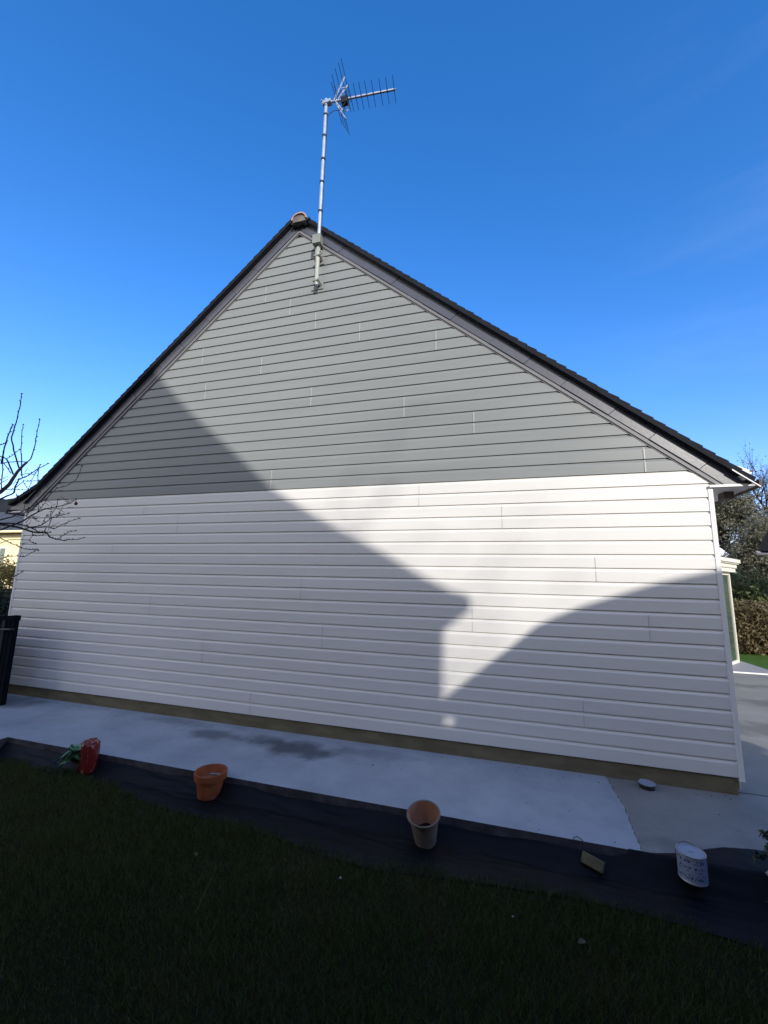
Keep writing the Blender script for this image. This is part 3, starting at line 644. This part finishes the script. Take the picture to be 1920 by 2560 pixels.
branch([(113,1249),(125,1237),(137,1226),(141,1221),(170,1213),(190,1200),(197,1187),(205,1166)],.0042,.003,-.7,-.5)
branch([(-20,1362),(0,1358),(21,1350),(53,1349),(72,1350),(86,1335)],.0045,.003,-.9,-.7,False)
branch([(72,1350),(80,1357),(88,1359)],.0035,.0025,-.75,-.7)
branch([(-20,1330),(8,1349),(28,1359),(55,1370),(72,1374),(89,1374),(96,1376)],.005,.003,-1.0,-.7)
branch([(-20,1402),(0,1398),(18,1391),(42,1390),(60,1392),(72,1386),(86,1378)],.004,.0025,-1.0,-.7)
branch([(20,1445),(37,1441),(55,1430)],.004,.003,-.9,-.8)
branch([(103,1313),(110,1303),(115,1292),(120,1288)],.0035,.0025,-.7,-.6)
branch([(81,1292),(88,1300),(96,1303)],.0035,.0025,-.7,-.6); branch([(60,1287),(75,1295),(90,1297)],.0035,.0025,-.8,-.7)
branch([(82,1330),(80,1338),(90,1340),(105,1338)],.0035,.0025,-.7,-.6); branch([(116,1318),(112,1328),(97,1333)],.0035,.003,-.7,-.6)
branch([(96,1280),(97,1262),(92,1255)],.0035,.0025,-.75,-.7); branch([(96,1278),(108,1262),(117,1248)],.0035,.0025,-.75,-.65)
branch([(142,1267),(143,1252),(147,1249)],.0035,.0025,-.6,-.55); branch([(125,1290),(133,1280),(142,1268)],.0035,.003,-.6,-.6,False)
for k in range(46):   # small side twigs
    x=random.uniform(-10,170); y=1320-.25*x+random.uniform(-60,45) if x>70 else random.uniform(1180,1400)
    a_=random.uniform(-1.2,.6); l_=random.uniform(10,24)
    yy=-.95+.0025*max(x,0); branch([(x,y),(x+.5*l_*math.cos(a_)+2,y+.5*l_*math.sin(a_)),(x+l_*math.cos(a_),y+l_*math.sin(a_)*1.1)],.003,.002,yy,yy+.03,False)
BR.build('branches',M['bark'],ft,smooth=True); TW.build('twigs',M['twig'],ft,smooth=True)
lc=atY(190,1258,-.5); mb=MB()
mb.add([lc+Vector((-.032,0,-.016)),lc+Vector((.0,-.010,.030)),lc+Vector((.036,0,-.004)),lc+Vector((.004,.010,-.026)),lc+Vector((.003,-.012,.0))],[(0,4,1),(1,4,2),(2,4,3),(3,4,0)]); mb.build('leaf',M['redleaf'],ft)

# ---------------- weed fabric ----------------
def wn(x,y,s,seed=0):
    return (math.sin(x*s+seed*1.7)*math.cos(y*s*1.3+seed)+math.sin(x*s*2.3+y*s*1.1+seed*.6)*.5+math.sin(y*s*3.1-x*s*.7+seed*2)*.3)/1.8
ex=[-9,.80,.95,1.154,1.244,1.41,3.0]; ey=[-1.036,-1.034,-.985,-.866,-.823,-.787,-.76]
gxs=[-6,-4.632,-4.173,-3.634,-3.233,-2.623,-2.134,-1.654,-1.112,-.814,-.493,-.092,.354,.645,.867,1.2,1.6,3.0]; gys=[-1.16,-1.152,-1.145,-1.149,-1.201,-1.293,-1.308,-1.325,-1.43,-1.435,-1.385,-1.335,-1.30,-1.31,-1.33,-1.38,-1.45,-1.5]
NX,NY=420,46; vs=[]
for j in range(NY):
    v=j/(NY-1)
    for i in range(NX):
        x=-4.75+ (2.6+4.75)*i/(NX-1)
        yt=np.interp(x,ex,ey)+.004*wn(x,0,9); yb=np.interp(x,gxs,gys)-.035
        y=yt+(yb-yt)*v
        r_=min(1,max(0,(x-.58)/.17)); z0=-.052+.014*wn(x,0,5)*(1-r_)+r_*.062
        wr=.010*wn(x*.6+y*1.5,y*5,6,3)+.006*wn(x*.8,y*7,13,5)+.010*max(0,wn(x*.5-y*1.2,y*3.,4,9))
        if y>-1.04: z=.004+ .004*abs(wn(x,y,20)) if r_>.5 else z0
        else:
            dd=-1.036-y; t_=min(1,dd/.10); z=(z0)*(1-t_)+t_*(-.128)+wr*min(1,dd/.05)*(1-v*.7)-.018*v**4
        vs.append((x,y,z))
fs=[((j+1)*NX+i,(j+1)*NX+i+1,j*NX+i+1,j*NX+i) for j in range(NY-1) for i in range(NX-1)]
mb=MB(); mb.add(vs,fs)
M['fabric']=mat('woven_fabric',(.0045,.0045,.0075),.6,.3,6,.22,bump=.25,bscale=220)
mb.build('weed_membrane',M['fabric'],smooth=True,label='black wrinkled weed membrane sheet laid along the pavement edge',category='ground sheet')
# ---------------- grass ----------------
def grass_patch(name,n,x0,x1,y0,yf,zf,hmin,hmax,wd,m):
    X=rng.uniform(x0,x1,n*2); Y=rng.uniform(y0,-1.0 if y0<0 else y0,n*2) if y0<0 else None
    lim=np.interp(X,gxs,gys)+.018*np.sin(X*23)+.02*np.sin(X*9.7+1)+rng.normal(0,.016,len(X))+.012*np.sin(X*51)*np.sin(X*17)
    k=Y<lim; X=X[k][:n]; Y=Y[k][:n]; n=len(X)
    cl=.5+.5*np.sin(X*7+np.sin(Y*5)*2)*np.sin(Y*8+X*2)
    pat=.5+.5*np.sin(X*2.3+1.1*np.sin(Y*3.1+1))*np.sin(Y*2.9+.8*np.sin(X*1.7)); h=rng.uniform(hmin,hmax,n)*(.40+.55*cl+.5*pat)*np.where(rng.random(n)<.015,1.7,1); th=rng.uniform(0,2*np.pi,n); ln=rng.uniform(.1,.9,n)*h
    zz=GZ+.012+.012*np.sin(X*2.1)*np.cos(Y*2.7)
    dx,dy=np.cos(th),np.sin(th); la=rng.uniform(0,2*np.pi,n)
    b0=np.stack([X-dx*wd,Y-dy*wd,zz],1); b1=np.stack([X+dx*wd,Y+dy*wd,zz],1); tp=np.stack([X+np.cos(la)*ln,Y+np.sin(la)*ln,zz+h],1)
    V=np.stack([b0,b1,tp],1).reshape(-1,3)
    me=bpy.data.meshes.new(name); me.vertices.add(3*n); me.vertices.foreach_set('co',V.ravel()); me.loops.add(3*n); me.loops.foreach_set('vertex_index',np.arange(3*n)); me.polygons.add(n); me.polygons.foreach_set('loop_start',np.arange(0,3*n,3)); me.polygons.foreach_set('loop_total',np.full(n,3)); me.update(calc_edges=True)
    me.materials.append(m); o=bpy.data.objects.new(name,me); scene.collection.objects.link(o); o['kind']='stuff'; o['label']='short dark green lawn grass in the shaded foreground'; o['category']='grass'; return o
M['grass']=leafmat('lawn_blade',(.032,.062,.006),(.060,.066,.010),2.3,.25,c3=(.10,.075,.03))
grass_patch('grass',230000,-5.6,2.6,-3.4,None,0,.018,.042,.0022,M['grass'])
M['moss']=leafmat('dry_blade',(.045,.04,.02),(.08,.07,.035),9,.2)
for k in range(2):
    x,y=[(-.98,-1.64),(-.02,-1.62)][k]
    mb=MB(); r=[.0085,.006][k]; mb.lathe((x,y,GZ+.035),[(.0005,-r*.6),(r*.8,-r*.4),(r,0),(r*.7,r*.4),(.0005,r*.55)],9,wob=lambda a,j:1+.15*math.sin(3*a+j)); 
    mb.build('pebble',M['pebble'],smooth=True,label=['tiny white pebble in the grass below the orange pot','smaller pale chip of stone in the grass below the pale pot'][k],category='pebble',group='pale pebbles in the lawn')
# fallen leaves lying in the grass
FL=[(.30,-1.70,'pale fallen leaf curled in the grass below the yellow block'),(-1.9,-1.75,'dry brown leaf in the grass below the orange pot')]
for k,(x,y,lb) in enumerate(FL):
    mb=MB(); a=k*1.9+.4; n=6; vs=[]
    for i in range(n):
        u=i/(n-1); w_=.013*math.sin(math.pi*min(1,u*.95+.04)); c_=Vector((x+math.cos(a)*.045*(u-.5),y+math.sin(a)*.045*(u-.5),GZ+.048+.008*math.sin(u*3))); sd=Vector((-math.sin(a),math.cos(a),.15))
        vs+=[c_-sd*w_,c_+Vector((0,0,-.004)),c_+sd*w_]
    mb.add(vs,[(3*i+q,3*i+q+1,3*i+q+4,3*i+q+3) for i in range(n-1) for q in range(2)]); mb.build('fallen_leaf',M['moss'],smooth=True,label=lb,category='fallen leaf',group='fallen leaves in the lawn')
mb=MB(); mb.tube([(-1.60,-2.10,GZ+.02),(-1.58,-2.08,GZ+.09),(-1.555,-2.05,GZ+.16)],[.002,.0018,.001],5); mb.build('straw',M['straw'],label='thin dry grass stalk standing in the lawn',category='grass stalk')

# ---------------- pots ----------------
def potA():
    t=thing('flower_pot','orange terracotta flower pot with a thick rim and a clay piece inside','flower pot',(-2.33,-1.10,-.125),'terracotta pots on the weed membrane')
    c=(-2.33,-1.10,-.125); h=.185; R0=.128
    out=[(.083,0),(.087,.004),(.106,h-.058),(.108,h-.056),(.122,h-.054),(.1275,h-.006),(.125,h),(.117,h),(.114,h-.008),(.098,h-.06),(.078,.014),(.0005,.014)]
    mb=MB(); mb.lathe(c,out,56); mb.build('body',M['terra'],t,smooth=False,bevel=0)
    mb=MB(); mb.lathe((c[0]+.005,c[1]+.012,c[2]+.085),[(.0005,0),(.045,.004),(.060,.02),(.066,.045),(.060,.047),(.052,.022),(.0005,.012)],28,wob=lambda a,j:1+.12*math.sin(a*2+1)); mb.build('clay_shard',M['shard'],t)
    return t
potA()
tB=thing('flower_pot','pale terracotta flower pot with a thin rim and dark soil inside','flower pot',(-.575,-1.125,-.125),'terracotta pots on the weed membrane')
c=(-.575,-1.125,-.125); h=.20
mb=MB(); mb.lathe(c,[(.070,0),(.074,.004),(.098,h-.022),(.108,h-.020),(.113,h-.006),(.111,h),(.103,h-.001),(.101,h-.004)],56); mb.build('body',M['palepot'],tB)
mb=MB(); mb.lathe(c,[(.101,h-.004),(.092,h-.04),(.069,.03),(.0005,.02)],48,cap=False); mb.build('inner_wall',M['terrain'],tB,smooth=True)
mb=MB(); mb.lathe(c,[(.0745,.055),(.05,.068),(.02,.062),(.0005,.07)],26,wob=lambda a,j:1+.06*math.sin(a*5+j*2)); mb.build('soil',M['soil'],tB)
tB.rotation_euler=(R(17),0,R(-4)); tB.location.z+=.006
# red bag and leaves
rb=thing('red_bag','crumpled glossy red plastic sack standing at the left of the black sheet','bag',(-3.62,-1.12,-.12))
c=(-3.59,-1.12,-.125)
def wob(a,j): return 1+.10*math.cos(2*a+.5)+.05*math.sin(5*a+j*.8)+.035*math.sin(9*a-j*1.3)
pr=[(.045,0),(.060,.01),(.068,.05),(.071,.10),(.073,.15),(.075,.20),(.073,.235),(.067,.25),(.058,.252),(.052,.24),(.0005,.22)]
mb=MB(); mb.lathe(c,pr,48,wob=wob); mb.build('bag_body',M['redplastic'],rb,smooth=True)
mb=MB(); 
mb.lathe((c[0],c[1],c[2]+.236),[(.059,0),(.064,.018),(.050,.030),(.026,.022),(.0005,.034)],36,wob=lambda a,j:1+.2*math.sin(3*a+j)+.14*math.sin(7*a-j*2),cap=False)
mb.build('bag_top',M['redplastic'],rb,smooth=True)
lv=thing('leafy_cutting','bunch of broad green leaves drooping beside the red sack','plant',(-3.8,-1.12,-.1))
for k in range(13):
    b=Vector((-3.65+random.uniform(-.02,.02),-1.16+random.uniform(-.03,.03),.03+random.uniform(-.04,.09))); ang=math.pi+random.uniform(-.9,.9); l_=random.uniform(.15,.27); mb=MB(); n=7; vs=[]
    dr_=random.uniform(.3,1.1)
    for i in range(n):
        u=i/(n-1); wd_=.042*math.sin(math.pi*min(1,u*.93+.05))**.7
        ctr=b+Vector((math.cos(ang)*l_*u,math.sin(ang)*l_*u*.6,.03*math.sin(u*2)-dr_*.13*u*u)); ctr.z=max(ctr.z,-.105)
        sd=Vector((-math.sin(ang),math.cos(ang),.3*math.sin(u*9+k))); sd.normalize()
        vs+=[ctr-sd*wd_,ctr+Vector((0,0,-.008)),ctr+sd*wd_]
    fs=[]
    for i in range(n-1):
        for q in range(2): a0=3*i+q; fs.append((a0,a0+1,a0+4,a0+3))
    mb.add(vs,fs); mb.build('leaf',M['greenleaf'],lv,smooth=True)
# paint can
pc=thing('paint_can','white lidded paint can with dark blue print standing on the black sheet','paint can',(0,0,0))
c=(0,0,0); h=.168; rr_=.0835
mb=MB(); mb.lathe(c,[(.0815,0),(.0835,.003),(.0835,.008),(.082,.011),(.082,h-.010),(.0845,h-.007),(.0845,h),(.078,h),(.078,h-.005)],48); mb.build('can_body',M['tin'],pc)
mb=MB(); mb.lathe(c,[(.0825,.014),(.0829,.0142),(.0829,h-.014),(.0825,h-.0138)],48); lab=mb.build('label_wrap',M['canwhite'],pc)
m=M['canwhite'].copy(); t=m.node_tree; b=t.nodes['Principled BSDF']; src=b.inputs['Base Color'].links[0].from_socket
tcn=t.nodes.new('ShaderNodeTexCoord'); mpn=t.nodes.new('ShaderNodeMapping'); mpn.inputs['Scale'].default_value=(95,95,60); n_=t.nodes.new('ShaderNodeTexNoise'); n_.inputs['Scale'].default_value=1; n_.inputs['Detail'].default_value=2
t.links.new(tcn.outputs['Object'],mpn.inputs[0]); t.links.new(mpn.outputs[0],n_.inputs['Vector'])
sp=t.nodes.new('ShaderNodeSeparateXYZ'); t.links.new(tcn.outputs['Object'],sp.inputs[0])
cr=t.nodes.new('ShaderNodeValToRGB'); cr.color_ramp.interpolation='CONSTANT'; mr=t.nodes.new('ShaderNodeMapRange'); mr.inputs['From Max'].default_value=h; t.links.new(sp.outputs['Z'],mr.inputs['Value']); t.links.new(mr.outputs[0],cr.inputs['Fac'])
el=cr.color_ramp.elements; el[0].position=0; el[0].color=(0,0,0,1); el[1].position=.17; el[1].color=(1,1,1,1)
for p_,v_ in ((.28,0),(.33,.75),(.37,0),(.44,.8),(.49,0),(.54,.95),(.63,0),(.74,1),(.88,0)): e_=el.new(p_); e_.color=(v_,v_,v_,1)
gt_=t.nodes.new('ShaderNodeMath'); gt_.operation='GREATER_THAN'; gt_.inputs[1].default_value=.5; t.links.new(n_.outputs['Fac'],gt_.inputs[0])
xm=t.nodes.new('ShaderNodeMath'); xm.operation='LESS_THAN'; xm.inputs[1].default_value=.045; t.links.new(sp.outputs['X'],xm.inputs[0])
m1=t.nodes.new('ShaderNodeMath'); m1.operation='MULTIPLY'; t.links.new(gt_.outputs[0],m1.inputs[0]); t.links.new(cr.outputs[0],m1.inputs[1])
m2=t.nodes.new('ShaderNodeMath'); m2.operation='MULTIPLY'; t.links.new(m1.outputs[0],m2.inputs[0]); t.links.new(xm.outputs[0],m2.inputs[1])
mxn=t.nodes.new('ShaderNodeMixRGB'); mxn.inputs['Color2'].default_value=(.05,.055,.12,1); t.links.new(m2.outputs[0],mxn.inputs['Fac']); t.links.new(src,mxn.inputs['Color1']); t.links.new(mxn.outputs[0],b.inputs['Base Color'])
lab.data.materials[0]=m
mb=MB(); mb.lathe(c,[(.0005,h-.004),(.060,h-.004),(.064,h-.001),(.0745,h-.001),(.0765,h-.006)],40); ld=mb.build('lid',M['canwhite'],pc,smooth=False)
mb=MB(); mb.box(c[0]-.018,c[0]+.014,c[1]-.010,c[1]-.003,c[2]+h-.0038,c[2]+h-.0032); mb.build('print',M['ink'],ld)
mb=MB(); hp=[(c[0]+.086*math.cos(a),c[1]+.086*math.sin(a)*1.0,c[2]+h-.035+.045*math.sin((a-.2)/2.75*math.pi)) for a in np.linspace(.2,2.95,16)]; mb.tube(hp,.0018,5); mb.build('wire_handle',M['wire'],pc)
pc.location=(.975,-1.115,-.048); pc.scale=(.86,.86,.84)
# small tin by the plinth
c=(1.035,-.085,-.003)
st=thing('small_tin','small round shallow tin with a pale rim lying by the brown plinth','tin',c)
mb=MB(); mb.lathe(c,[(.054,0),(.055,.002),(.055,.030),(.058,.032)],36); mb.build('tin_body',M['black'],st)
mb=MB(); mb.lathe(c,[(.0585,.032),(.060,.040),(.057,.043),(.051,.043),(.049,.037),(.0005,.037)],36); mb.build('tin_lid',M['canwhite'],st)
# yellow block and wire loop
ye=MB(); ye.box(-.062,.062,-.024,.024,-.03,.03); yo=ye.build('stone_block',M['sponge'],bevel=.006,label='dull yellow block leaning on the pavement edge',category='block')
yo.location=(.455,-1.10,-.072); yo.rotation_euler=(R(-28),R(9),R(-22))
mb=MB(); mb.tube([(.365,-1.045,-.03),(.36,-1.03,.012),(.385,-1.02,.014),(.41,-1.035,.008),(.415,-1.05,-.03)],.0028,6); mb.build('wire_loop',M['wire'],label='small dark wire loop at the pavement edge, left of the yellow block',category='wire')
# small stone on slab near left + dark speck
p_=atZ(932,1913,0); mb=MB(); mb.lathe((p_.x,p_.y,.003),[(.0005,-.003),(.007,-.002),(.008,.001),(.0005,.004)],8); mb.build('pebble',M['black'],label='single dark speck of grit on the pale pavement',category='pebble')
# dark plant at right edge
dp=thing('leafy_plant','dark leafy plant with pale stems cut by the right edge','plant',(1.62,-1.12,-.1))
n=900; P=np.stack([rng.normal(1.60,.10,n),rng.normal(-1.12,.09,n),rng.uniform(-.1,.12,n)],1); P2=np.stack([rng.normal(1.44,.04,190),rng.normal(-1.03,.03,190),rng.uniform(.05,.20,190)],1)
mb=MB(); leaves(mb,np.concatenate([P,P2]),.022); mb.build('foliage',M['dkleaf'],dp)
mb=MB(); mb.tube([(1.47,-1.05,-.08),(1.42,-1.03,.02),(1.385,-1.02,.10)],[.007,.006,.004],6); mb.tube([(1.52,-1.08,-.08),(1.49,-1.04,.10),(1.46,-1.02,.19)],[.006,.005,.004],6); mb.tube([(1.36,-1.05,.01),(1.40,-1.03,.03)],[.010,.008],6); mb.build('stem',M['zinc'],dp)

# ---------------- gabled house, and unseen blockers added to shade wall and garden ----------------
kz=math.tan(EL)/math.cos(AZ); kx=math.tan(AZ)
def cast(pts,d): return [(x+kx*d,z+kz*d) for x,z in pts]
dA=7.2
na=thing('neighbour_gable_house','tall grey gabled house standing behind the photographer','house',(-1,-10,0))
polyA=cast([(-.62,-4),(-.62,1.12),(-.56,1.24),(-.36,1.33),(-.345,1.43),(-.395,1.485),(-.532,1.515),(-.814,1.645),(-1.243,1.885),(-2.001,2.27),(-2.66,2.66),(-3.368,3.26),(-3.974,3.76),(-4.509,4.28),(-5.2,4.95),(-5.6,5.0),(-8.4,5.0),(-8.6,4.8),(-8.6,-4)],dA)  # right side follows the wall shadow; flat left end widened to darken the wall
mb=MB(); mb.prism(polyA,-dA-9,-dA); mb.build('wall',M['houseA'],na)
dB=5.2
nb2=thing('timber_screen','tall timber screen wall standing behind the photographer','screen wall',(5,-5.3,0))  # unseen thin panel added; its top edge shapes the lower wall shadow
topB=[(-1.9,-.35),(-1.2,.02),(-.62,.495),(-.05,.963),(.241,1.214),(.40,1.30),(.625,1.406),(.957,1.526),(1.277,1.639),(1.7,1.748),(2.9,1.98)]
hole=(-.61,-.505,.275,.335)  # opening cut to throw one small sun spot on the wall
def topz(x):
    return float(np.interp(x,[p[0] for p in topB],[p[1] for p in topB]))
mb=MB()
def colB(x0,x1,z0=None,z1=None):
    ins=[p for p in topB if x0<p[0]<x1]
    tp=[(x0,topz(x0))]+ins+[(x1,topz(x1))]
    if z1 is not None: tp=[(x0,z1),(x1,z1)]
    zb=-2.9 if z0 is None else z0
    mb.prism(cast([(x0,zb)]+tp[::1]+[(x1,zb)],dB),-dB-.012,-dB)
colB(-1.9,hole[0]); colB(hole[0],hole[1],None,hole[2]); colB(hole[0],hole[1],hole[3]); colB(hole[1],2.9)
mb.build('boards',M['timber'],nb2)

M['conifer']=leafmat('conifer_needles',(.012,.02,.010),(.03,.04,.018),3)
def conifer(label,x,y,h,rad,seed):
    rd=np.random.default_rng(seed); t=thing('conifer',label,'conifer',(x,y,-.15),'dense conifers behind the photographer')
    mb=MB(); mb.lathe((x,y,-.2),[(rad*.5,.1),(rad*.95,h*.12),(rad,h*.3),(rad*.8,h*.6),(rad*.45,h*.85),(.02,h)],24,wob=lambda a,j:1+.08*math.sin(5*a+j)+.05*math.sin(9*a-2*j)); mb.build('inner_foliage',M['dgreen'],t)
    n=5000; u=rd.uniform(0.03,1,n); a=rd.uniform(0,2*np.pi,n); rr=np.interp(u,[0,.12,.3,.6,.85,1],[.6,.98,1.04,.85,.5,.05])*rad*rd.uniform(.95,1.12,n)
    mb=MB(); leaves(mb,np.stack([x+rr*np.cos(a),y+rr*np.sin(a),u*h-.2],1),.11); mb.build('foliage',M['conifer'],t)
    mb=MB(); mb.tube([(x,y,-.3),(x,y,h*.3)],[.15,.1],8); mb.build('trunk',M['bark'],t)
for i,(x,y,h,rad) in enumerate([(-7.4,-4.9,4.6,1.1),(-9.2,-6.2,4.8,1.2),(-6.6,-7.2,5.2,1.1)]):  # unseen trees added to darken the left side of wall and garden
    conifer(['conifer nearest the garden gate, behind the photographer','leftmost tall conifer behind the photographer','tall conifer beside the left flank of the grey gabled house'][i],x,y,h,rad,i)
lh=thing('laurel_hedge','dark dense laurel hedge beside the lawn at the right, outside the photo','hedge',(3.6,-3.2,-.15))  # unseen hedge added to darken the lower right wall and slab
mb=MB(); mb.box(2.95,4.1,-4.6,-1.85,-.2,1.95); mb.build('inner_foliage',M['dgreen'],lh)
n=9000; P=rng.uniform([2.8,-4.75,-.15],[4.25,-1.7,2.1],(n,3)); q=rng.integers(0,4,n); P[:,0]=np.where(q==0,rng.uniform(2.8,2.95,n),P[:,0]); P[:,1]=np.where(q==1,rng.uniform(-1.85,-1.7,n),P[:,1]); P[:,2]=np.where(q>=2,rng.uniform(1.93,2.1,n),P[:,2])
mb=MB(); leaves(mb,P,.05); mb.build('foliage',M['conifer'],lh)

bt=bare_tree('winter_tree','tall bare winter tree far behind the photographer','', 0,0) if False else bare_tree('winter_tree','tall bare winter tree far behind the photographer',13.3,-22,14.3,21,nleaf=3500,size=.07,group='winter trees behind the photographer',spread=.4)

mb=MB(); rg=random.Random(5)
for k in range(170):
    x=rg.uniform(-5.5,1.6); y=-.02-abs(rg.gauss(0,.10)) if k%3 else rg.uniform(-1.02,-.05); r_=rg.uniform(.0015,.0045)
    if y<-1.0: continue
    mb.lathe((x,y,.001),[(.0002,-.001),(r_,0),(r_*.7,r_*.8),(.0002,r_)],5)
mb.build('grit',M['soil'],kind='stuff',label='scattered grit and crumbs of soil on the pavement below the plinth',category='grit')
